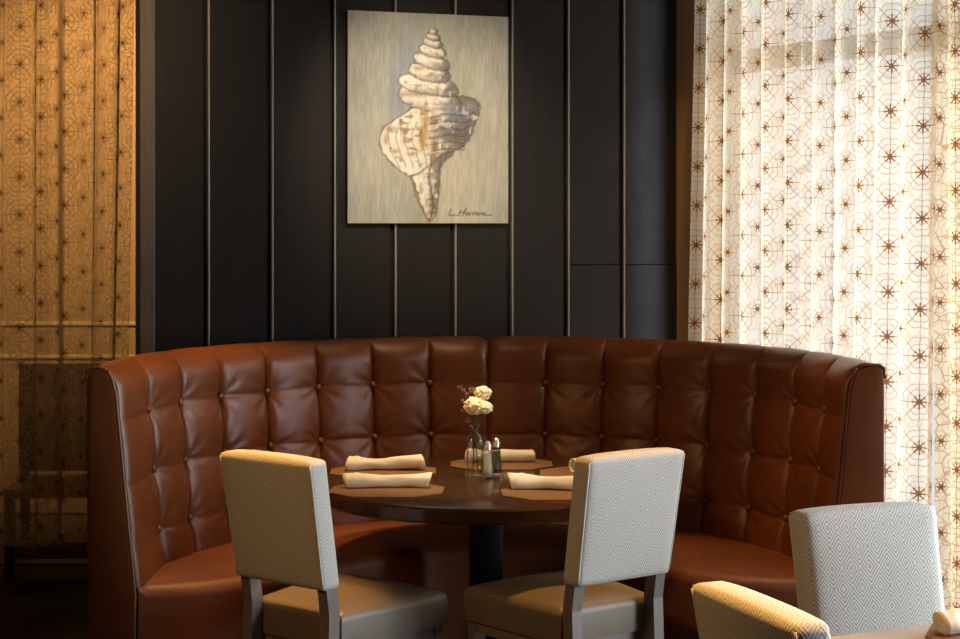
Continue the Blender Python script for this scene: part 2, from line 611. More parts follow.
# ------------------------------------------------------------------ curtains
def curtain(name, label, p0, p1, z0, z1, folds, amp, fullness, mat, seed, flare=0.0, hem_wave=0.0, left_flare=0.0):
    r = random.Random(seed)
    p0, p1 = Vector(p0), Vector(p1)
    d = (p1 - p0); L = d.length; d.normalize()
    nrm = Vector((d.y, -d.x, 0))
    nu, nv = int(L / 0.0075), 60
    cs, x = [], 0.0
    ws = [r.uniform(0.55, 1.5) for _ in range(folds)]
    tot = sum(ws)
    ks = [0]
    for w in ws: ks.append(ks[-1] + w / tot)
    ks[-1] = 1.0
    am = [amp * r.uniform(0.4, 1.25) for _ in range(folds + 1)]
    ph = [r.uniform(-0.12, 0.12) for _ in range(folds + 1)]
    la_ = [r.choice((0.05, 0.09, 0.19, 0.25)) for _ in range(folds + 1)]
    verts, uvs = [], []
    base = []
    for i in range(nu):
        s = i / (nu - 1)
        k = max(j for j in range(folds) if ks[j] <= s + 1e-9)
        loc = (s - ks[k]) / (ks[k + 1] - ks[k])
        base.append((s, k, loc))
    u_acc = np.zeros(nv)
    last = [None] * nv
    for i, (s, k, loc) in enumerate(base):
        for j in range(nv):
            q = j / (nv - 1)                                   # 0 top, 1 hem
            a = (am[k] * (1 - loc) + am[k + 1] * loc) * (0.75 + 0.45 * q)
            w = 2 * PI * (k + loc)
            sway = 0.012 * math.sin(3.1 * q + 7 * s + seed) * q
            o = a * (math.cos(w) + 0.28 * math.sin(2 * w + 1.3 + ph[k] * 6))
            lat = (la_[k] * (1 - loc) + la_[k + 1] * loc) * (ks[k + 1] - ks[k]) * L * math.sin(w) + sway
            x_ = s * L + lat
            x_ += -left_flare * q * max(0, 1 - s * 3) + flare * q * s
            z = z1 + (z0 - z1) * q + hem_wave * q ** 8 * math.sin(5 * s + seed)
            P = p0 + d * x_ + nrm * o
            P = Vector((P.x, P.y, z))
            verts.append(P)
            if last[j] is not None:
                u_acc[j] += math.hypot(P.x - last[j].x, P.y - last[j].y)
            last[j] = P
            uvs.append((u_acc[j] if j == 0 else 0, z))
    # cloth coordinate: use the mid-height arc length so the pattern hangs straight
    mid = nv // 2
    acc, prev = 0.0, None
    for i in range(nu):
        P = verts[i * nv + mid]
        if prev is not None:
            acc += math.hypot(P.x - prev.x, P.y - prev.y) * fullness
        prev = P
        for j in range(nv):
            uvs[i * nv + j] = (acc + seed * 0.137, uvs[i * nv + j][1])
    o = thing(name, label, 'curtain', (p0.x, p0.y, 0))
    vv = [v - Vector((p0.x, p0.y, 0)) for v in verts]
    mesh('cloth', vv, grid_faces(nu, nv), mat, o, uvs=uvs)
    return o, d, L


def rq(px, off):
    t = right_t(px, off)
    p = R0 + rd * t + rn * off
    return p


c1a, c1b = rq(700, 0.10), rq(944, 0.10)
c2a, c2b = rq(938, 0.04), R0 + rd * 2.72 + rn * 0.04
cur1, d1, L1 = curtain('sheer_curtain', 'wide white sheer curtain with stitched brown flower webs over the bright window',
                       c1a, c1b, 0.05, 2.97, 12, 0.020, 1.0, M['lace'], 3, left_flare=0.06, flare=-0.05)
cur2, _, _ = curtain('sheer_curtain', 'darker sheer curtain panel at the edge of the picture, beyond the bright white one',
                     c2a, c2b, 0.05, 2.97, 15, 0.022, 1.0, M['lace_dense'], 5)
for c, a, b in ((cur1, c1a, c1b), (cur2, c2a, c2b)):
    o = Vector((a.x, a.y, 0))
    vs, fs = tube([Vector((a.x, a.y, 2.975)) - o, Vector((b.x, b.y, 2.975)) - o], 0.012, 10)
    mesh('curtain_rod', vs, fs, M['rod'], c)
la, lb = at(-45, 0, 7.05), at(133, 0, 7.45)
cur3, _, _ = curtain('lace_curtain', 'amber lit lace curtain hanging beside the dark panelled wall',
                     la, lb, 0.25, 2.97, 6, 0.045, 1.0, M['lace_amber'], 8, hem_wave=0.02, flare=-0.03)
o = Vector((la.x, la.y, 0))
vs, fs = tube([Vector((la.x, la.y, 2.975)) - o, Vector((lb.x, lb.y, 2.975)) - o], 0.012, 10)
mesh('curtain_rod', vs, fs, M['rod'], cur3)

# ------------------------------------------------------------------ dark slatted chair behind the lace curtain
dc = thing('wooden_chair', 'dark high-backed wooden chair dimly seen through the lace curtain', 'chair', (-2.01, 7.95, 0), math.radians(4))
for sx in (-1, 1):
    bm = bmesh.new(); box(bm, sx * 0.22, 0.21, 0.22, 0.045, 0.03, 0.44, 0.006); bm_obj('leg', bm, M['darkwood'], dc, angle=0.7)
    bm = bmesh.new(); box(bm, sx * 0.21, -0.19, 0.20, 0.045, 0.045, 0.40, 0.006); bm_obj('leg', bm, M['darkwood'], dc, angle=0.7)
bm = bmesh.new(); box(bm, 0, 0.21, 0.69, 0.50, 0.035, 0.53, 0.03, 3); bm_obj('back_panel', bm, M['darkwood'], dc, angle=0.7)
bm = bmesh.new(); box(bm, 0, 0.188, 0.77, 0.44, 0.02, 0.05, 0.006); bm_obj('back_rail', bm, M['redwood'], dc, angle=0.7)
bm = bmesh.new(); box(bm, 0, 0.0, 0.385, 0.47, 0.46, 0.05, 0.012); bm_obj('seat', bm, M['redwood'], dc, angle=0.7)
bm = bmesh.new(); box(bm, 0, -0.19, 0.115, 0.42, 0.03, 0.085, 0.006); bm_obj('stretcher', bm, M['redwood'], dc, angle=0.7)

# ------------------------------------------------------------------ banquette
bq = thing('banquette', 'round tufted brown leather banquette against the dark wall', 'banquette', BC, 0)
EXTS = {-1: 0.11, 1: 0.0}
ROWS = (1.005, 0.799, 0.593)


def rbase(z):
    if z <= 1.10:
        return 1.144 + (z - 0.42) / 0.68 * 0.065
    return 1.209


CROWN = [(1.209, 1.10), (1.212, 1.125), (1.223, 1.150), (1.233, 1.170), (1.248, 1.184), (1.266, 1.190), (1.284, 1.184), (1.297, 1.165), (1.304, 1.12)]


def bpos(q, r, z, sgn):
    ph = math.radians(11.25 * q)
    if sgn > 0 and r < 1.27:
        r -= 0.022 * smooth01((q - 4) / 4)
    u, w = r * math.sin(ph), r * math.cos(ph)
    if q > 7:
        w -= (q - 7) * EXTS[sgn]
    return Vector((sgn * u, w, z))


def puff(q, z):
    d = abs(q - round(q))
    zz = min(z, 1.10)
    cv = 0.50 * (1 - math.exp(-d / 0.035)) + 0.50 * math.sin(PI * d) ** 0.8
    dz = min(abs(z - zr) for zr in ROWS)
    if ROWS[2] < z < ROWS[0]:
        broad = math.sin(PI * ((z - ROWS[2]) / 0.206 % 1.0)) ** 0.8
    else:
        broad = math.sin(PI / 2 * min(1, dz / 0.10))
    rowf = 0.72 + 0.10 * (1 - math.exp(-dz / 0.008)) + 0.18 * broad
    h = 0.031 * cv * rowf
    k = round(q)
    if 1 <= k <= 7:                       # the button pulls a dimple
        da = (q - k) * 0.235
        for zr in ROWS:
            rr2 = math.hypot(da / 0.046, (z - zr) / 0.046)
            if rr2 < 3.5:
                h -= 0.017 * math.exp(-rr2 ** 1.2)
                th = math.atan2(z - zr, da)
                h += 0.0016 * math.sin(9 * th + k * 2.3 + zr * 40) * math.exp(-(rr2 - 1.3) ** 2)
    return h


def smooth01(x):
    x = max(0, min(1, x)); return x * x * (3 - 2 * x)


for sgn in (-1, 1):
    qs = []
    for c in range(8):
        n = 30
        for i in range(n):
            tau = i / n
            qs.append(c + 0.5 - 0.5 * math.cos(PI * tau) if True else c + tau)
    qs.append(8.0)
    qs[0] = 0.004
    zs = list(np.linspace(0.42, 1.10, 96))
    prof = [('f', z) for z in zs] + [('c', i) for i in range(1, len(CROWN))]
    verts = []
    for q in qs:
        for kind, a in prof:
            if kind == 'f':
                r, z = rbase(a), a
                verts.append(bpos(q, r - puff(q, z), z, sgn))
            else:
                r, z = CROWN[a]
                fade = 1 - smooth01((a - 0.5) / 4.0)
                h = puff(q, 1.10) * fade
                ed = abs(math.sin(PI * q)) ** 0.5
                dz = -0.003 * (1 - ed)
                if q < 0.25:
                    dz -= 0.02 * (1 - q / 0.25) ** 2
                verts.append(bpos(q, r - h, z + dz, sgn))
    nv = len(prof)
    fs = grid_faces(len(qs), nv)
    if sgn > 0:
        fs = [f[::-1] for f in fs]
    back = mesh('backrest', verts, fs, M['leather'], bq)
    tag(back, 'backrest half under the lace curtain side' if sgn < 0 else 'backrest half on the bright window side')
    for k in range(1, 8):
        for zr in ROWS:
            bm = bmesh.new()
            bmesh.ops.create_uvsphere(bm, u_segments=16, v_segments=10, radius=0.0138)
            c = bpos(k, rbase(zr) + 0.015 - 0.014, zr, sgn)
            ph = math.radians(11.25 * k) * sgn
            Mx = Matrix.Translation(c) @ Matrix.Rotation(-ph, 4, 'Z') @ Matrix.Diagonal((1, 0.75, 1, 1))
            bm.transform(Mx)
            bm_obj('button', bm, M['leather'], back)
    # seat
    front = catmull([(0, 0.55), (0.2, 0.535), (0.37, 0.45), (0.54, 0.28), (0.72, 0.10), (0.92, 0.01 - EXTS[sgn] * 0.4), (1.14, -0.004 - EXTS[sgn])], 90)
    arc = catmull([(abs(bpos(q, 1.165, 0, sgn).x), bpos(q, 1.165, 0, sgn).y) for q in np.linspace(0, 8, 33)], 90)
    verts = []
    nt = 16
    for i in range(90):
        Fp, Bp = front[i], arc[i]
        if i == 0: Fp, Bp = np.array((0.002, Fp[1])), np.array((0.002, Bp[1]))
        dv = Fp - Bp
        L = max(1e-4, float(np.hypot(*dv)))
        dn = dv / L
        rr = min(0.045, L * 0.6)
        for j in range(nt):
            tt = j / (nt - 1)
            p = Bp + dn * (L - rr) * tt
            verts.append((sgn * p[0], p[1], 0.468 + 0.020 * math.sin(PI * min(1, tt * 1.0)) * min(1, L / 0.3)))
        for j in range(1, 9):
            a = PI / 2 * j / 8
            p = Bp + dn * (L - rr + rr * math.sin(a))
            verts.append((sgn * p[0], p[1], 0.468 - rr + rr * math.cos(a)))
        p = Bp + dn * (L - 0.004)
        verts.append((sgn * p[0], p[1], 0.28))
        p = Bp + dn * (L - 0.012)
        verts.append((sgn * p[0], p[1], 0.10))
    nv = nt + 10
    fs = grid_faces(90, nv)
    mesh('seat', verts, fs, M['seat_leather'], bq)
    # plinth
    verts = []
    for i in range(90):
        Fp, Bp = front[i], arc[i]
        dv = Fp - Bp; L = max(1e-4, float(np.hypot(*dv))); dn = dv / L
        p = Bp + dn * max(0, L - 0.06)
        for z in (0.0, 0.11):
            verts.append((sgn * p[0], p[1], z))
    mesh('plinth', verts, grid_faces(90, 2), M['black_metal'], bq)
    # end panel
    w1 = -EXTS[sgn] - 0.034
    inner = [(rbase(z) + 0.002, z) for z in np.linspace(0.42, 1.10, 30)]
    inner = [(1.150, 0.0), (1.150, 0.2), (1.150, 0.40)] + inner[1:] + [(1.218, 1.125), (1.224, 1.150), (1.234, 1.168)]
    outer = [(1.256, 1.178), (1.285, 1.178), (1.301, 1.168), (1.301, 1.148), (1.302, 1.10), (1.302, 0.6), (1.302, 0.0)]
    if sgn > 0:
        inner = [(r - 0.022, z) for r, z in inner]
    ring = inner + outer
    n = len(ring)
    verts = []
    for w, ins in ((0.05, 0), (w1 + 0.008, 0), (w1 + 0.002, 0.003), (w1, 0.009)):
        for k, (r, z) in enumerate(ring):
            cx = 1.235
            rr = r + (ins if r < cx else -ins)
            zz = z - (ins if z > 1.14 else 0)
            verts.append((sgn * rr, w, zz))
    fs = []
    for a in range(3):
        for k in range(n - 1):
            fs.append((a * n + k, a * n + k + 1, (a + 1) * n + k + 1, (a + 1) * n + k))
    # front cap as strips between inner and outer edges at matching heights
    cap0 = 3 * n
    capf = tuple(cap0 + k for k in range(n))
    fs.append(capf)
    if sgn < 0:
        fs = [f[::-1] for f in fs]
    bm = bmesh.new()
    me_ = bpy.data.meshes.new('tmp'); me_.from_pydata(verts, [], fs); bm.from_mesh(me_); bpy.data.meshes.remove(me_)
    end = bm_obj('end_panel', bm, M['leather'], bq, angle=0.6)
    pts = [Vector((sgn * (r - 0.002), w1 + 0.006, z)) for r, z in inner[1:]]
    vs, fs = tube(pts, 0.0045 if sgn < 0 else 0.0028, 8)
    mesh('piping', vs, fs, M['thread' if sgn < 0 else 'leather'], end)
    pts = [Vector((sgn * r, w1 + 0.006, z + 0.003)) for r, z in ([(inner[-1][0], 1.172)] + outer[:4] + [(1.305, 1.135)])]
    vs, fs = tube(pts, 0.006, 8)
    mesh('piping', vs, fs, M['leather'], end)

# outer shell round the back
verts = []
qs = np.linspace(-8, 8, 129)
for q in qs:
    for r, z in ((1.297, 1.13), (1.302, 1.08), (1.302, 0.0)):
        p = bpos(abs(q), r, z, 1 if q > 0 else -1)
        verts.append(p)
mesh('back_shell', verts, grid_faces(len(qs), 3), M['leather'], bq)

# ------------------------------------------------------------------ round table
TC = Vector((0.02, 5.80, 0))
TZ = 0.75
tb = thing('round_table', 'round dark varnished table on a black pedestal inside the banquette', 'table', TC)
R = 0.60
prof = [(0.0, TZ), (R - 0.014, TZ), (R - 0.005, TZ - 0.003), (R, TZ - 0.010), (R, TZ - 0.046), (R - 0.006, TZ - 0.054), (0.0, TZ - 0.054)]
vs, fs = lathe(prof, 128)
me = mesh('tabletop', vs, fs, M['tabletop'], tb)
me.data.set_sharp_from_angle(angle=0.5)
bm = bmesh.new(); box(bm, 0, 0, 0.36, 0.10, 0.10, 0.67, 0.006, 2, M=Matrix.Rotation(math.radians(14), 4, 'Z'))
bm_obj('pedestal', bm, M['black_metal'], tb, angle=0.7)
vs, fs = lathe([(0.0, 0.035), (0.06, 0.035), (0.27, 0.018), (0.28, 0.0), (0.0, 0.0)], 48)
mesh('base', vs, fs, M['black_metal'], tb).data.set_sharp_from_angle(angle=0.6)
bm = bmesh.new(); box(bm, 0, 0, TZ - 0.062, 0.34, 0.34, 0.014, 0.003, 2, M=Matrix.Rotation(math.radians(14), 4, 'Z'))
bm_obj('mounting_plate', bm, M['black_metal'], tb, angle=0.7)

# ------------------------------------------------------------------ second table
t2c = at(833, 636, 3.596)
t2 = thing('square_table', 'grey brown square table in the corner of the picture with one placemat', 'table', (t2c.x, t2c.y, 0), math.radians(24.5))
bm = bmesh.new(); box(bm, 0.45, -0.45, TZ - 0.02, 0.98, 0.90, 0.04, 0.004, 2)
bm_obj('tabletop', bm, M['greytop'], t2, angle=0.7)
bm = bmesh.new(); box(bm, 0.45, -0.45, 0.37, 0.10, 0.10, 0.68, 0.005); bm_obj('pedestal', bm, M['black_metal'], t2, angle=0.7)
bm = bmesh.new(); box(bm, 0.45, -0.45, 0.015, 0.56, 0.56, 0.03, 0.006); bm_obj('base', bm, M['black_metal'], t2, angle=0.7)

# ------------------------------------------------------------------ dining chairs
def make_chair(label, loc, yaw):
    """local +y is the way the chair faces; origin under the rear foot of the backrest"""
    c = thing('dining_chair', label, 'chair', loc, -yaw, 'herringbone dining chairs')
    W, T, zb, zt = 0.375, 0.078, 0.548, 0.945
    rec = lambda z: -0.175 * max(0, z - 0.47)
    # upholstered backrest: rounded slab, bowed a little, leaning back
    bm = bmesh.new()
    nx, ny, nz = 14, 4, 16
    vid = {}
    def pt(i, j, k):
        x, y, z = i / nx * 2 - 1, j / ny * 2 - 1, k / nz * 2 - 1
        return x, y, z
    hx, hy, hz, rd_ = W / 2, T / 2, (zt - zb) / 2, 0.012
    for i in range(nx + 1):
        for j in range(ny + 1):
            for k in range(nz + 1):
                if i in (0, nx) or j in (0, ny) or k in (0, nz):
                    x, y, z = pt(i, j, k)
                    # cluster samples near edges
                    f = lambda s: math.copysign(abs(s) ** 0.72, s)
                    P = Vector((f(x) * hx, f(y) * hy, f(z) * hz))
                    Cc = Vector((max(-hx + rd_, min(hx - rd_, P.x)), max(-hy + rd_, min(hy - rd_, P.y)), max(-hz + rd_, min(hz - rd_, P.z))))
                    D = P - Cc
                    if D.length > 1e-6 and sum(abs(v) > 1e-6 for v in D) > 1:
                        P = Cc + D.normalized() * rd_
                    bulge = 0.008 * (1 - x * x) * (1 - z * z)
                    P.y += math.copysign(bulge, y) if j in (0, ny) else 0
                    P.z += 0.007 * (1 - x * x) * (1 if k == nz else 0)
                    P.x *= 1 + 0.02 * z
                    zz = P.z + (zt + zb) / 2
                    vid[i, j, k] = bm.verts.new((P.x, P.y + T / 2 + rec(zz), zz))
    def quad(a, b, c_, d):
        bm.faces.new([vid[a], vid[b], vid[c_], vid[d]])
    for i in range(nx):
        for k in range(nz):
            for j in (0, ny): quad((i, j, k), (i + 1, j, k), (i + 1, j, k + 1), (i, j, k + 1))
    for j in range(ny):
        for k in range(nz):
            for i in (0, nx): quad((i, j, k), (i, j + 1, k), (i, j + 1, k + 1), (i, j, k + 1))
    for i in range(nx):
        for j in range(ny):
            for k in (0, nz): quad((i, j, k), (i + 1, j, k), (i + 1, j + 1, k), (i, j + 1, k))
    back = bm_obj('backrest', bm, M['fabric'], c, boxuv=True)
    # piping seam up the rear edges
    for sx in (-1, 1):
        pts = [(sx * hx * (1 + 0.02 * s_) - sx * 0.004, 0.004 + rec(z), z) for z, s_ in ((zb + 0.012 + (zt - zb - 0.024) * i / 14, i / 7 - 1) for i in range(15))]
        vs, fs = tube(pts, 0.0032, 6)
        mesh('piping', vs, fs, M['piping'], back)
    # rear legs run up into the backrest
    for sx in (-1, 1):
        bm = bmesh.new()
        x = sx * (W / 2 - 0.026)
        secs = []
        for z, yo, hw, hd in ((0.0, -0.02, 0.018, 0.018), (0.30, 0.014, 0.019, 0.023), (0.47, 0.022, 0.019, 0.024), (0.60, 0.022 + rec(0.60), 0.019, 0.022)):
            secs.append([bm.verts.new((x + a * hw, 0.018 + yo + b * hd, z)) for a, b in ((-1, -1), (1, -1), (1, 1), (-1, 1))])
        for a, b in zip(secs, secs[1:]):
            for k in range(4):
                bm.faces.new([a[k], a[(k + 1) % 4], b[(k + 1) % 4], b[k]])
        bm.faces.new(secs[0][::-1]); bm.faces.new(secs[-1])
        bm_obj('leg', bm, M['chairwood'], c, smooth=False)
    WF, D = 0.50, 0.495
    for sx in (-1, 1):
        bm = bmesh.new()
        x, y = sx * (WF / 2 - 0.035), D - 0.02
        secs = []
        for z, hw in ((0.0, 0.015), (0.36, 0.021)):
            secs.append([bm.verts.new((x + a * hw, y + b * hw, z)) for a, b in ((-1, -1), (1, -1), (1, 1), (-1, 1))])
        for a, b in zip(secs, secs[1:]):
            for k in range(4):
                bm.faces.new([a[k], a[(k + 1) % 4], b[(k + 1) % 4], b[k]])
        bm.faces.new(secs[0][::-1]); bm.faces.new(secs[-1])
        bm_obj('leg', bm, M['chairwood'], c, smooth=False)
    # seat frame and cushion
    def trap(name, z0, z1, inset, rnd, crown, mat, y0, y1, wb):
        nx, ny = 20, 20
        bm = bmesh.new()
        rows = []
        def P(s, t, z, ins):
            y = y0 + ins + (y1 - y0 - 2 * ins) * t
            w = wb + (WF - wb) * min(1, t * 1.0) - 2 * ins
            yb = 0.025 * (1 - s * s) * t * t
            return Vector((s * w / 2, y + yb, z))
        levels = [(z0, inset)]
        steps = 5
        for i in range(steps + 1):
            a = PI / 2 * i / steps
            levels.append((z1 - rnd + rnd * math.sin(a), inset + rnd * (1 - math.cos(a))))
        per = [(-1 + 2 * i / nx, 0) for i in range(nx)] + [(1, i / ny) for i in range(ny)] + [(1 - 2 * i / nx, 1) for i in range(nx)] + [(-1, 1 - i / ny) for i in range(ny)]
        loops = []
        for z, ins in levels:
            loops.append([bm.verts.new(P(s, t, z, ins)) for s, t in per])
        for a, b in zip(loops, loops[1:]):
            n = len(a)
            for k in range(n):
                bm.faces.new([a[k], a[(k + 1) % n], b[(k + 1) % n], b[k]])
        ins = levels[-1][1]
        g = {}
        m = len(per)
        for i in range(nx + 1):
            for j in range(ny + 1):
                s, t = -1 + 2 * i / nx, j / ny
                if j == 0: g[i, j] = loops[-1][i]
                elif i == nx: g[i, j] = loops[-1][nx + j] if nx + j < m else loops[-1][0]
                elif j == ny: g[i, j] = loops[-1][nx + ny + (nx - i)]
                elif i == 0: g[i, j] = loops[-1][2 * nx + ny + (ny - j)]
                else:
                    g[i, j] = bm.verts.new(P(s, t, z1 + crown * (1 - s ** 4) * math.sin(PI * t) ** 0.5, ins))
        for i in range(nx):
            for j in range(ny):
                bm.faces.new([g[i, j], g[i + 1, j], g[i + 1, j + 1], g[i, j + 1]])
        bm.faces.new(loops[0][::-1])
        return bm_obj(name, bm, mat, c, angle=1.0)
    trap('seat_frame', 0.325, 0.375, 0.016, 0.004, 0, M['chairwood'], 0.06, D - 0.01, 0.37)
    trap('seat', 0.362, 0.475, 0.0, 0.032, 0.018, M['vinyl'], 0.065, D + 0.005, 0.372)
    return c


def chair_at(px, py, z, Z):
    """floor point under a spot of the backrest's rear edge"""
    p = at(px, py, Z)
    return Vector((p.x, p.y, 0))


CH = [
    ('herringbone dining chair at the round table, its back in brown shadow', -0.605, 5.04, 37),
    ('herringbone dining chair at the round table, its back bright with window light', 0.437, 5.09, -34.5),
    ('herringbone dining chair at the grey table, cropped with only its slanting top showing', 0.556, 3.09, 69),
    ('herringbone dining chair facing us across the grey table, its front sunlit', 0.962, 4.04, 160),
]
for lab, x, y, yaw in CH:
    make_chair(lab, (x, y, 0), math.radians(yaw))

# ------------------------------------------------------------------ placemats and napkins
def placemat(label, x, y, rz, a=0.19, b=0.15):
    o = None
    k = 0.42
    ring = [(a, b * k), (a * k * 1.25, b), (-a * k * 1.25, b), (-a, b * k), (-a, -b * k), (-a * k * 1.25, -b), (a * k * 1.25, -b), (a, -b * k)]
    bm = bmesh.new()
    lo = [bm.verts.new((p[0], p[1], 0.0)) for p in ring]
    hi = [bm.verts.new((p[0], p[1], 0.0028)) for p in ring]
    n = len(ring)
    for i in range(n):
        bm.faces.new([lo[i], lo[(i + 1) % n], hi[(i + 1) % n], hi[i]])
    bm.faces.new(hi); bm.faces.new(lo[::-1])
    o = bm_obj('placemat', bm, M['placemat'], smooth=False)
    o.location = (x, y, TZ + 0.0004)
    o.rotation_euler = (0, 0, rz)
    return tag(o, label, 'placemat', 'octagonal woven placemats')


def napkin(label, x, y, rz, L=0.295, r=0.024, seed=1, lift=0.0):
    """loosely rolled cloth: flattened roll with a spiral lip, diagonal fold at one end"""
    rr = random.Random(seed)
    n, m = 34, 30
    verts = []
    ph = [rr.uniform(0, 6.28) for _ in range(6)]
    for i in range(n):
        s = i / (n - 1)
        xx = (s - 0.5) * L
        flare = 1 + 0.16 * (abs(2 * s - 1) ** 4) + 0.10 * math.sin(2.6 * PI * s + ph[0]) - 0.10 * math.exp(-((s - 0.35) / 0.16) ** 2)
        for k in range(m):
            th = 2 * PI * k / m
            lip = 0.10 * max(0, math.cos((th - 2.0 - 1.4 * (s - 0.5)) * 1.0)) ** 12
            wr = 0.035 * math.sin(3 * th + 9 * s + ph[1]) * math.sin(7 * s + ph[2]) + 0.03 * math.sin(2 * th - 14 * s + ph[3])
            fold = 0.14 * math.exp(-(((s - 0.13) - 0.045 * math.cos(th)) / 0.025) ** 2) * (1 if math.sin(th) > -0.3 else 0)
            rad = r * (flare + lip + wr + fold)
            yy = rad * math.cos(th) * 1.12
            zz = rad * math.sin(th) * 0.98
            if zz < -r * 0.86: zz = -r * 0.86
            bend = 0.006 * math.sin(PI * s + ph[4])
            ex = 0.010 * math.cos(th + ph[5]) * (1 if i in (0, n - 1) else 0) * (1 if i else -1)
            verts.append((xx + ex, yy + bend, zz + r * 0.86 + lift * max(0, s - 0.5)))
    faces = []
    for i in range(n - 1):
        for k in range(m):
            faces.append((i * m + k, (i + 1) * m + k, (i + 1) * m + (k + 1) % m, i * m + (k + 1) % m))
    # rolled ends: rings spiralling into the core
    for end in (0, n - 1):
        base = end * m
        prev = [base + k for k in range(m)]
        sgn = -1 if end == 0 else 1
        cx = np.mean([verts[p] for p in prev], axis=0)
        for q, (f, dx) in enumerate(((0.8, -0.002), (0.66, -0.012), (0.5, -0.004), (0.34, -0.016), (0.12, -0.02))):
            cur = []
            for k in range(m):
                v = np.array(verts[base + k])
                p = cx + (v - cx) * f
                p[0] += sgn * dx
                verts.append(tuple(p)); cur.append(len(verts) - 1)
            for k in range(m):
                fa = (prev[k], prev[(k + 1) % m], cur[(k + 1) % m], cur[k])
                faces.append(fa if end else fa[::-1])
            prev = cur
        faces.append(tuple(prev) if end else tuple(prev[::-1]))
    o = mesh('rolled_napkin', verts, faces, M['napkin'])
    bmx = bmesh.new(); bmx.from_mesh(o.data); bmesh.ops.recalc_face_normals(bmx, faces=bmx.faces[:]); bmx.to_mesh(o.data); bmx.free()
    o.location = (x, y, TZ + 0.0034)
    o.rotation_euler = (0, 0, rz)
    return tag(o, label, 'napkin', 'rolled cream napkins')


PM = [
    (-0.350, 5.975, 0.04, 'woven octagonal placemat behind the shaded chair, nearer the backrest than its neighbour'),
    (-0.313, 5.555, -0.05, 'woven octagonal placemat at the round table edge beside the shaded chair'),
    (0.080, 6.155, 0.0, 'woven octagonal placemat behind the flower vase at the far table edge'),
    (0.262, 5.50, 0.03, 'woven octagonal placemat at the front table edge beside the brightly lit chair'),
    (0.405, 5.925, -0.05, 'woven octagonal placemat mostly hidden behind the brightly lit chair'),
]
for x, y, rz, lab in PM:
    placemat(lab, x, y, rz)
napkin('rolled cream napkin lying highest on the shaded chair side, far of the pair', -0.345, 5.995, 0.06, 0.272, 0.0235, 4, lift=0.02)
napkin('rolled cream napkin on the front placemat beside the shaded chair', -0.314, 5.60, 0.0, 0.285, 0.0235, 2)
napkin('rolled cream napkin behind the salt and pepper shakers', 0.075, 6.20, 0.0, 0.245, 0.0235, 9)
napkin('rolled cream napkin on the front placemat beside the brightly lit chair', 0.250, 5.555, -0.12, 0.30, 0.0245, 21)
napkin('rolled cream napkin peeking out from behind the brightly lit chair', 0.478, 5.945, 0.1, 0.29, 0.0245, 15)
pm = at(985, 634, 3.55)
placemat('amber lit woven placemat on the grey square table', 1.165, 3.60, math.radians(24))
napkin('rolled cream napkin cut by the frame on the grey square table', 1.135, 3.655, math.radians(24), 0.29, 0.025, 6)

# ------------------------------------------------------------------ vase, flowers, shakers
VC = Vector((-0.018, 5.855, TZ + 0.0004))
vz = thing('bud_vase', 'clear glass bottle vase holding cream carnations on the round table', 'vase', VC)
outer = [(0.0, 0.0), (0.026, 0.0), (0.030, 0.004), (0.030, 0.128), (0.027, 0.142), (0.017, 0.152), (0.0135, 0.158), (0.0135, 0.176), (0.021, 0.181), (0.0215, 0.184)]
innr = [(0.019, 0.1845), (0.0105, 0.176), (0.0105, 0.158), (0.015, 0.149), (0.0245, 0.139), (0.0270, 0.126), (0.0270, 0.010), (0.0, 0.008)]
vs, fs = lathe(outer + innr, 40, sq=0.35)
bottle = mesh('bottle', vs, fs, M['glass'], vz)
bmx = bmesh.new(); bmx.from_mesh(bottle.data); bmesh.ops.remove_doubles(bmx, verts=bmx.verts[:], dist=1e-5); bmesh.ops.recalc_face_normals(bmx, faces=bmx.faces[:]); bmx.to_mesh(bottle.data); bmx.free()


def bloom(center, r, seed):
    """ruffled ball of petal edges"""
    from mathutils import noise as mn
    bm = bmesh.new()
    bmesh.ops.create_icosphere(bm, subdivisions=5, radius=1.0)
    off = Vector((seed * 3.7, seed * 1.3, seed * 5.1))
    for v in bm.verts:
        d = v.co.normalized()
        n1 = mn.noise(d * 2.6 + off)
        n2 = abs(mn.noise(d * 5.5 + off * 2))
        n3 = abs(mn.noise(d * 11 + off))
        rad = r * (0.86 + 0.20 * n1 + 0.42 * (0.35 - n2) + 0.16 * (0.3 - n3))
        v.co = Vector(center) + Vector((d.x * rad, d.y * rad, d.z * rad * 0.80))
    return bm


FL = [('largest cream carnation, low in the vase bouquet', (-0.002, -0.014, 0.252), 0.039, 1),
      ('smaller cream carnation topmost in the vase bouquet', (0.028, 0.008, 0.295), 0.031, 2),
      ('cream carnation tucked low beside the largest one, toward the banquette seam', (0.034, -0.016, 0.246), 0.029, 3)]
for i, (lab, c, r, sd) in enumerate(FL):
    fl = thing('carnation', lab, 'flower', VC, 0, 'carnations in the vase')
    ang = sd * 2.1
    foot = Vector((0.012 * math.cos(ang), 0.012 * math.sin(ang), 0.014))
    pts = [tuple(p) for p in catmull([tuple(foot), (0.002 * math.cos(ang), 0.002 * math.sin(ang), 0.165), (c[0] * 0.6, c[1] * 0.6, 0.215), (c[0], c[1], c[2] - r * 0.5)], 16)]
    vs, fs = tube(pts, 0.0016, 6)
    mesh('stem', vs, fs, M['stem'], fl)
    bm_obj('bloom', bloom(c, r, sd), M['petal'], fl)
sprig = thing('dried_sprig', 'small dried pink brown sprig beside the carnations in the vase', 'flower', VC)
bm = bmesh.new()
rr = random.Random(5)
tips = []
for k in range(9):
    tip = Vector((-0.030 + rr.uniform(-0.024, 0.026), rr.uniform(-0.012, 0.012), 0.285 + rr.uniform(-0.03, 0.03)))
    tips.append(tip)
tips += [Vector((-0.038, -0.005, 0.235)), Vector((-0.026, -0.008, 0.20))]
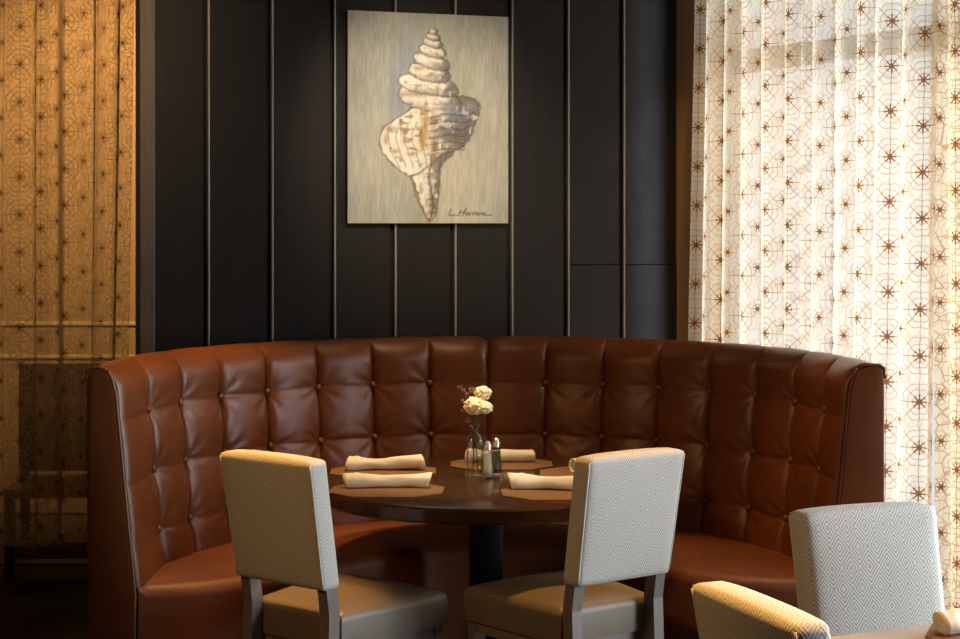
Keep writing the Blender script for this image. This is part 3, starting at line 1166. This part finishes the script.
sv, sf = [], []
for tip in tips:
    pts = [tuple(p) for p in catmull([(-0.006, 0.004, 0.02), (-0.004, 0.002, 0.17), tuple(tip * 0.5 + Vector((-0.008, 0, 0.10))), tuple(tip)], 10)]
    v, f = tube(pts, 0.0007, 5)
    b = len(sv); sv += v; sf += [tuple(b + x for x in q) for q in f]
mesh('stem', sv, sf, M['stem'], sprig)
for tip in tips:
    for _ in range(5):
        Mx = Matrix.Translation(tip + Vector((rr.uniform(-0.008, 0.008), rr.uniform(-0.006, 0.006), rr.uniform(-0.008, 0.008)))) @ Matrix.Diagonal((1, 1, 1.4, 1))
        bmesh.ops.create_icosphere(bm, subdivisions=1, radius=rr.uniform(0.0018, 0.0036), matrix=Mx)
tag(bm_obj('buds', bm, M['dried'], sprig), kind='stuff')


def shaker(label, x, y, content):
    o = thing('shaker', label, 'shaker', (x, y, TZ + 0.0004), 0.2, 'salt and pepper shakers')
    o.scale = (1.2, 1.2, 1.0)
    prof = [(0.0, 0.0), (0.021, 0.0), (0.0225, 0.004), (0.0215, 0.010), (0.0185, 0.022), (0.0125, 0.098), (0.0115, 0.104)]
    n = 16
    vs, fs = lathe(prof + [(0.0095, 0.104), (0.0105, 0.098), (0.016, 0.024), (0.0165, 0.006), (0.0, 0.005)], n)
    g = mesh('body', vs, fs, M['glass'], o, smooth=False)
    bmx = bmesh.new(); bmx.from_mesh(g.data); bmesh.ops.remove_doubles(bmx, verts=bmx.verts[:], dist=1e-5); bmesh.ops.recalc_face_normals(bmx, faces=bmx.faces[:]); bmx.to_mesh(g.data); bmx.free()
    vs, fs = lathe([(0.0, 0.0065), (0.0158, 0.0075), (0.0152, 0.026), (0.0112, 0.083), (0.0, 0.085)], 20)
    mesh('contents', vs, fs, content, o)
    vs, fs = lathe([(0.0125, 0.099), (0.0128, 0.112), (0.0118, 0.1145), (0.0095, 0.118), (0.0085, 0.125), (0.005, 0.130), (0.0, 0.1312)], 24)
    mesh('cap', vs, fs, M['chrome'], o)
    return o


p = at(487.5, 478, 0.9 * F / 255.0)
shaker('pale salt shaker with chrome cap, in front beside the vase', p.x, p.y, M['salt'])
p = at(496, 475, 0.9 * F / 251.5)
shaker('dark pepper shaker with chrome cap, just behind the pale one', p.x, p.y, M['pepper'])

# ------------------------------------------------------------------ shell painting on the wall
OFF = 0.045
a0, a1 = wall_t(347.8, OFF), wall_t(508.2, OFF)
Zc0, Zc1 = wp(a0, 0, OFF).y, wp(a1, 0, OFF).y
ztop = HC + (YH - 10.2) / F * Zc0
zbot = HC + (YH - 223.2) / F * Zc0
NX, NY = 330, 430


def vnoise(x, y, seed):
    r = np.random.default_rng(seed)
    g = r.random((64, 64))
    xi, yi = np.floor(x).astype(int), np.floor(y).astype(int)
    fx, fy = x - xi, y - yi
    fx, fy = fx * fx * (3 - 2 * fx), fy * fy * (3 - 2 * fy)
    G = lambda a, b: g[a % 64, b % 64]
    return (G(xi, yi) * (1 - fx) + G(xi + 1, yi) * fx) * (1 - fy) + (G(xi, yi + 1) * (1 - fx) + G(xi + 1, yi + 1) * fx) * fy


def inpoly(X, Y, pts):
    ins = np.zeros(X.shape, bool)
    j = len(pts) - 1
    for i in range(len(pts)):
        xi, yi = pts[i]; xj, yj = pts[j]
        with np.errstate(divide='ignore', invalid='ignore'):
            c = ((yi > Y) != (yj > Y)) & (X < (xj - xi) * (Y - yi) / (yj - yi + 1e-12) + xi)
        ins ^= c
        j = i
    return ins


def segdist(X, Y, pts):
    d = np.full(X.shape, 1e9)
    for (x0, y0), (x1, y1) in zip(pts, pts[1:]):
        dx, dy = x1 - x0, y1 - y0
        L = dx * dx + dy * dy + 1e-9
        t = np.clip(((X - x0) * dx + (Y - y0) * dy) / L, 0, 1)
        d = np.minimum(d, np.hypot(X - x0 - t * dx, Y - y0 - t * dy))
    return d


def curve_pts(pts, n=60, closed=False):
    return [tuple(p) for p in catmull(pts + ([pts[0]] if closed else []), n)]


def painting():
    gx, gy = np.meshgrid(np.linspace(0, 1, NX), np.linspace(0, 1, NY), indexing='ij')
    X = 348 + 160 * gx
    Y = 10 + 213 * gy
    wob = (vnoise(X / 3.0, Y / 3.0, 1) - 0.5) * 1.6
    Xw, Yw = X + wob, Y + (vnoise(X / 3.0 + 20, Y / 3.0, 2) - 0.5) * 1.6
    streak = vnoise(X / 4.5, Y / 40, 3) * 0.6 + vnoise(X / 1.6, Y / 18, 4) * 0.4
    patch = vnoise(X / 30, Y / 45, 5)
    bgA, bgB, bgC = np.array((196, 188, 164.)), np.array((166, 158, 137.)), np.array((150, 152, 148.))
    C = bgA + (bgB - bgA) * (0.75 * streak + 0.55 * patch - 0.1)[..., None]
    C = C + (bgC - C) * (np.clip(vnoise(X / 16, Y / 34, 8) * 1.6 - 0.8, 0, 1) * 0.5)[..., None]
    halo = np.exp(-((X - 400) / 22) ** 2 - ((Y - 92) / 35) ** 2) + 0.7 * np.exp(-((X - 408) / 12) ** 2 - ((Y - 55) / 25) ** 2)
    C = C + (np.array((128, 138, 152.)) - C) * np.clip(halo * 0.75, 0, 0.8)[..., None] * (0.5 + 0.5 * streak[..., None])
    warm = np.exp(-((X - 455) / 26) ** 2 - ((Y - 178) / 40) ** 2)
    C = C + (np.array((205, 190, 160.)) - C) * (0.5 * warm)[..., None]
    cream, white = np.array((214, 199, 168.)), np.array((236, 226, 204.))
    brown, dark, grey, ochre = np.array((128, 88, 50.)), np.array((72, 55, 42.)), np.array((100, 95, 91.)), np.array((172, 122, 66.))

    def blend(mask, col, a):
        nonlocal C
        al = (mask * a)
        if al.ndim == 2: al = al[..., None]
        C = C + (col - C) * al

    def soft(mask_pts):
        return inpoly(Xw, Yw, mask_pts).astype(float)

    def body(pts, axis_x, half, tilt=0.0, sd=0):
        m = soft(pts)
        rel = np.clip((X - axis_x + tilt * (Y - 100)) / half, -1.2, 1.2)
        base = cream + (white - cream) * np.clip(0.6 - rel, 0, 1)[..., None]
        sh = np.clip((rel + 0.05) * 1.1 + 0.5 * (vnoise(X / 7 + sd, Y / 2.4, 33 + sd) - 0.5), 0, 1)
        col = base + (grey - base) * (sh * 0.85)[..., None]
        br = vnoise(X / 5 + sd, Y / 3.2 + sd, 6 + sd)
        col = col + (brown - col) * (np.clip((br - (0.64 if sd < 4 else 0.72)) * 4, 0, 1) * 0.6)[..., None]
        br2 = vnoise(X / 3.4 + 9 + sd, Y / 5 + sd, 26 + sd)
        col = col + (white - col) * (np.clip((br2 - 0.66) * 5, 0, 1) * 0.8)[..., None]
        blend(m, col, 1.0)
        e = segdist(Xw, Yw, pts + [pts[0]])
        blend(np.exp(-(e / 1.0) ** 2) * (0.35 + 0.65 * vnoise(X / 6 + sd, Y / 6, 50 + sd)), dark, 0.62)
        return m, rel

    # siphon canal
    canal = curve_pts([(409, 170), (414, 186), (421, 207), (425, 217), (430, 220), (435, 212), (438, 190), (440, 165), (452, 150), (430, 140), (405, 150)], 90, True)
    body(canal, 424, 16, 0.0, 1)
    # big body whorl
    bw = curve_pts([(384, 125), (379.5, 135), (380, 147), (388, 160), (400, 170), (410, 175), (424, 168), (440, 153), (455, 148), (466, 140), (474, 122), (479, 106), (476, 98), (462, 93), (440, 96), (415, 104), (398, 116)], 120, True)
    m, rel = body(bw, 418, 46, -0.15, 2)
    # whorls of the spire, from wide to narrow
    wh = [(429, 97, 31, 12.5, -0.18), (427.5, 83, 30, 9.5, -0.14), (428.5, 70, 20.5, 9.0, -0.16), (430.5, 58.5, 18, 7.5, -0.22), (431.5, 48, 13, 6.2, -0.2), (432, 39.5, 9.5, 4.6, -0.18), (432, 33.4, 7.2, 3.3, -0.15), (432, 28.6, 3.8, 2.6, -0.1)]
    for k, (cx, cy, hw, hh, tl) in enumerate(wh):
        pts = []
        for i in range(28):
            a = 2 * PI * i / 28
            x = cx + hw * math.copysign(abs(math.cos(a)) ** 0.75, math.cos(a))
            y = cy + hh * math.copysign(abs(math.sin(a)) ** 0.9, math.sin(a)) + tl * (x - cx) * (-1)
            pts.append((x, y - 0.0))
        m, rel = body(pts, cx, hw, 0, 5 + k)
        low = np.clip((Y - (cy + 0.2 * hh) + (X - cx) * tl) / hh, 0, 1) * m
        blend(low, grey * 0.75 + brown * 0.25, 0.55)
        blend(np.exp(-(segdist(Xw, Yw, [(cx - hw * 0.8, cy - hh * 0.35 + tl * hw * 0.8), (cx + hw * 0.5, cy - hh * 0.25 - tl * hw * 0.5)]) / (hh * 0.28)) ** 2), white, 0.85)
    # warm spots, ribs and blue-grey shade
    for (x, y, rx, ry, col, a) in [(424, 122, 4, 14, ochre, 0.7), (421, 140, 3.5, 10, ochre, 0.75), (433, 150, 3, 14, brown, 0.75), (390, 128, 6, 3, brown, 0.6), (394, 150, 4, 2.5, brown, 0.6), (403, 138, 3, 5, ochre, 0.6), (411, 152, 4, 3, ochre, 0.6),
                                   (452, 112, 10, 9, np.array((120, 124, 130.)), 0.8), (464, 122, 8, 10, np.array((104, 102, 100.)), 0.7), (447, 132, 10, 7, grey, 0.7), (468, 104, 6, 5, np.array((150, 150, 146.)), 0.7), (424, 190, 4, 9, white, 0.7), (431, 205, 3, 8, brown, 0.6), (413, 92, 14, 3, brown, 0.5), (418, 66, 6, 2, ochre, 0.6), (409, 84, 6, 2.5, white, 0.7), (395, 140, 5, 9, white, 0.6), (437, 110, 8, 2, white, 0.8), (446, 122, 9, 1.6, white, 0.6), (432, 104, 9, 2, white, 0.7), (385, 140, 2.5, 6, ochre, 0.5)]:
        blend(np.exp(-((Xw - x) / rx) ** 2 - ((Yw - y) / ry) ** 2), col, a)
    for k in range(6):
        y0 = 112 + k * 7
        blend(np.exp(-(segdist(Xw, Yw, curve_pts([(428, y0 + 4), (445, y0), (462, y0 + 1), (474 - k * 2.5, y0 - 3)], 20)) / 0.9) ** 2), dark, 0.4)
    for k in range(5):
        x0 = 388 + k * 8
        blend(np.exp(-(segdist(Xw, Yw, curve_pts([(x0 + 4, 118 + k), (x0 - 1, 134), (x0 + 3, 152), (x0 + 10 - k, 166)], 20)) / 0.8) ** 2), brown, 0.35)
    blend(np.exp(-(segdist(X, Y, [(404, 150), (432, 151), (441, 149)]) / 0.7) ** 2), white, 0.7)
    blend(np.exp(-(segdist(Xw, Yw, curve_pts([(430, 156), (428, 180), (432, 205), (429, 217)], 20)) / 1.2) ** 2), dark, 0.55)
    blend(np.exp(-(segdist(Xw, Yw, curve_pts([(410, 176), (415, 196), (423, 214), (429, 222)], 20)) / 1.0) ** 2), brown, 0.6)
    # pale brush marks
    br = vnoise(X / 1.7, Y / 9, 40)
    C = C * (0.95 + 0.10 * br)[..., None]
    # signature
    sig = [[(450, 208.2), (448.6, 212), (447.6, 214.6), (450.5, 215.0), (454, 214.6)], [(455.3, 214.9), (455.8, 215.0)],
           [(459.6, 209.5), (458.2, 213), (457.4, 215.4)], [(465.6, 207.8), (463.4, 211), (461.6, 215.2)], [(458.4, 212.4), (463.6, 211.4)],
           [(464.6, 213.4), (467, 212.6), (466.4, 211.8), (464.8, 213.0), (465.2, 214.8), (467.8, 214.4)],
           [(468.6, 212.2), (468.4, 214.9), (469.2, 212.8), (471, 212.2)], [(472, 212.2), (471.8, 214.9), (472.6, 212.8), (474.2, 212.2)],
           [(474.8, 213.6), (477, 212.8), (476.4, 211.8), (474.9, 213.2), (475.4, 214.8), (477.8, 214.4)],
           [(478.8, 212.3), (478.6, 214.8), (479.4, 213), (481, 212.4)], [(484, 212.6), (482, 212.8), (481.8, 214.6), (483.6, 214.2), (484.2, 212.8), (484.4, 214.6), (487, 214.8), (491, 214.3)]]
    for s_ in sig:
        blend(np.exp(-(segdist(X, Y, s_) / 0.55) ** 2), np.array((92, 72, 48.)), 0.8)
    return np.clip(C / 255.0, 0, 1)


pic = painting()
lin = np.where(pic <= 0.04045, pic / 12.92, ((pic + 0.055) / 1.055) ** 2.4)
# canvas painted in slightly cooler pigment: room lamps add the warmth
lin = np.clip(lin * np.array((0.92, 1.0, 1.16)), 0, 1)
tt = NT('oil_painted_canvas')
at_ = tt.n('ShaderNodeVertexColor'); at_.layer_name = 'paint'
nb = tt.noise(tt.coord('Object', (1, 1, 0.5)), 420, 3)
M['canvas'] = tt.done(tt.bsdf(at_.outputs[0], 0.62, 0, 0.3, tt.bump(nb, 0.25, 0.002)))
M['canvas_edge'] = simple('unpainted_canvas_edge', (0.22, 0.15, 0.09), 0.8)
pt_ = thing('shell_painting', 'unframed canvas painting of a spiral seashell hung on the dark panelled wall', 'painting', wp((a0 + a1) / 2, (ztop + zbot) / 2, 0))
pt_.rotation_euler = (0, 0, TH)
hw_, hh_ = (a1 - a0) / 2, (ztop - zbot) / 2
verts = []
for i in range(NX):
    for j in range(NY):
        verts.append(((i / (NX - 1) * 2 - 1) * hw_, -OFF, (1 - j / (NY - 1) * 2) * hh_))
me = mesh('painted_canvas', verts, [f[::-1] for f in grid_faces(NX, NY)], M['canvas'], pt_, smooth=False)
ca = me.data.color_attributes.new('paint', 'FLOAT_COLOR', 'POINT')
ca.data.foreach_set('color', np.concatenate([lin.reshape(-1, 3), np.ones((NX * NY, 1))], axis=1).astype(np.float32).ravel())
bm = bmesh.new(); box(bm, 0, -(OFF + 0.019) / 2, 0, 2 * hw_ + 0.001, OFF - 0.021, 2 * hh_ + 0.001, 0)
bm_obj('stretcher_edge', bm, M['canvas_edge'], pt_, smooth=False)

# ------------------------------------------------------------------ light
W = bpy.data.worlds.new('sky'); S.world = W
W.use_nodes = True
bg = W.node_tree.nodes['Background']
bg.inputs[0].default_value = (0.86, 0.92, 1.0, 1)
bg.inputs[1].default_value = 0.9


def area(name, loc, look, sx, sy, power, col):
    l = bpy.data.lights.new(name, 'AREA'); l.shape = 'RECTANGLE'; l.size = sx; l.size_y = sy
    l.energy = power; l.color = col
    o = bpy.data.objects.new(name, l); link(o)
    o.location = loc
    o.rotation_euler = (Vector(look) - Vector(loc)).to_track_quat('-Z', 'Y').to_euler()
    return o


def spot(name, loc, look, power, ang, blend=0.5, col=(1.0, 0.60, 0.24), r=0.05):
    l = bpy.data.lights.new(name, 'SPOT'); l.energy = power; l.color = col
    l.spot_size = math.radians(ang); l.spot_blend = blend; l.shadow_soft_size = r
    o = bpy.data.objects.new(name, l); link(o)
    o.location = loc
    o.rotation_euler = (Vector(look) - Vector(loc)).to_track_quat('-Z', 'Y').to_euler()
    return o


def rp(t, off, z):
    p = R0 + rd * t + rn * off
    return Vector((p.x, p.y, z))


area('daylight_curtained_window', rp(1.5, -1.2, 1.6), rp(1.5, 0, 1.5), 3.4, 3.0, 90, (1.0, 0.93, 0.80))
area('daylight_open_window', rp(4.2, -1.0, 1.6), rp(4.2, 1.0, 1.45), 3.0, 2.9, 520, (0.85, 0.925, 1.0))
WARM = (1.0, 0.56, 0.2)
AMBER = (1.0, 0.50, 0.13)
spot('ceiling_lamp', (0.25, 4.9, 3.0), (-0.20, 6.72, 2.0), 260, 36, 1.0, (1.0, 0.80, 0.54), 0.1)
spot('ceiling_lamp', (-0.75, 5.0, 3.0), (-0.70, 5.05, 0), 420, 22, 0.6, AMBER)
spot('ceiling_lamp', (0.50, 5.15, 3.0), (0.42, 5.1, 0), 230, 24, 0.6, AMBER)
spot('ceiling_lamp', (0.80, 5.55, 3.0), (0.86, 5.65, 0), 120, 30, 0.9, WARM)
spot('ceiling_lamp', (1.25, 3.55, 3.0), (1.25, 3.6, 0), 160, 22, 0.7, AMBER)
spot('ceiling_lamp', (0.55, 3.2, 3.0), (0.58, 3.2, 0), 380, 28, 0.6, AMBER)
spot('ceiling_lamp', (-0.15, 6.15, 3.0), (-0.12, 5.95, 0), 160, 44, 0.9, (1.0, 0.64, 0.32))
spot('ceiling_lamp', (-1.1, 5.8, 3.0), (-1.0, 5.9, 0), 170, 45, 0.8, WARM)
spot('ceiling_lamp', (0.9, 5.9, 3.0), (0.95, 7.0, 1.5), 36, 50, 0.9, WARM)
spot('ceiling_lamp', (-1.0, 4.2, 2.9), (-2.0, 7.25, 2.1), 150, 50, 1.0, (1.0, 0.68, 0.34), 0.2)
spot('ceiling_lamp', (-2.2, 7.9, 3.0), (-2.1, 9.4, 2.1), 300, 95, 0.9, (1.0, 0.64, 0.27))
spot('ceiling_lamp', (-2.3, 2.6, 2.7), (0.25, 4.45, 0.7), 120, 60, 0.8, WARM, 0.2)
spot('ceiling_lamp', (0.05, 5.35, 3.0), (0.0, 5.75, 0.8), 190, 25, 0.9, (1.0, 0.76, 0.46))

S.view_settings.view_transform = 'Standard'
S.view_settings.look = 'None'
S.view_settings.exposure = 0.0
S.view_settings.gamma = 1.0
S.view_settings.use_curve_mapping = False
try:
    S.cycles.use_denoising = True
    S.cycles.transparent_max_bounces = 24
    S.cycles.max_bounces = 10
    S.cycles.sample_clamp_indirect = 6.0
except Exception:
    pass
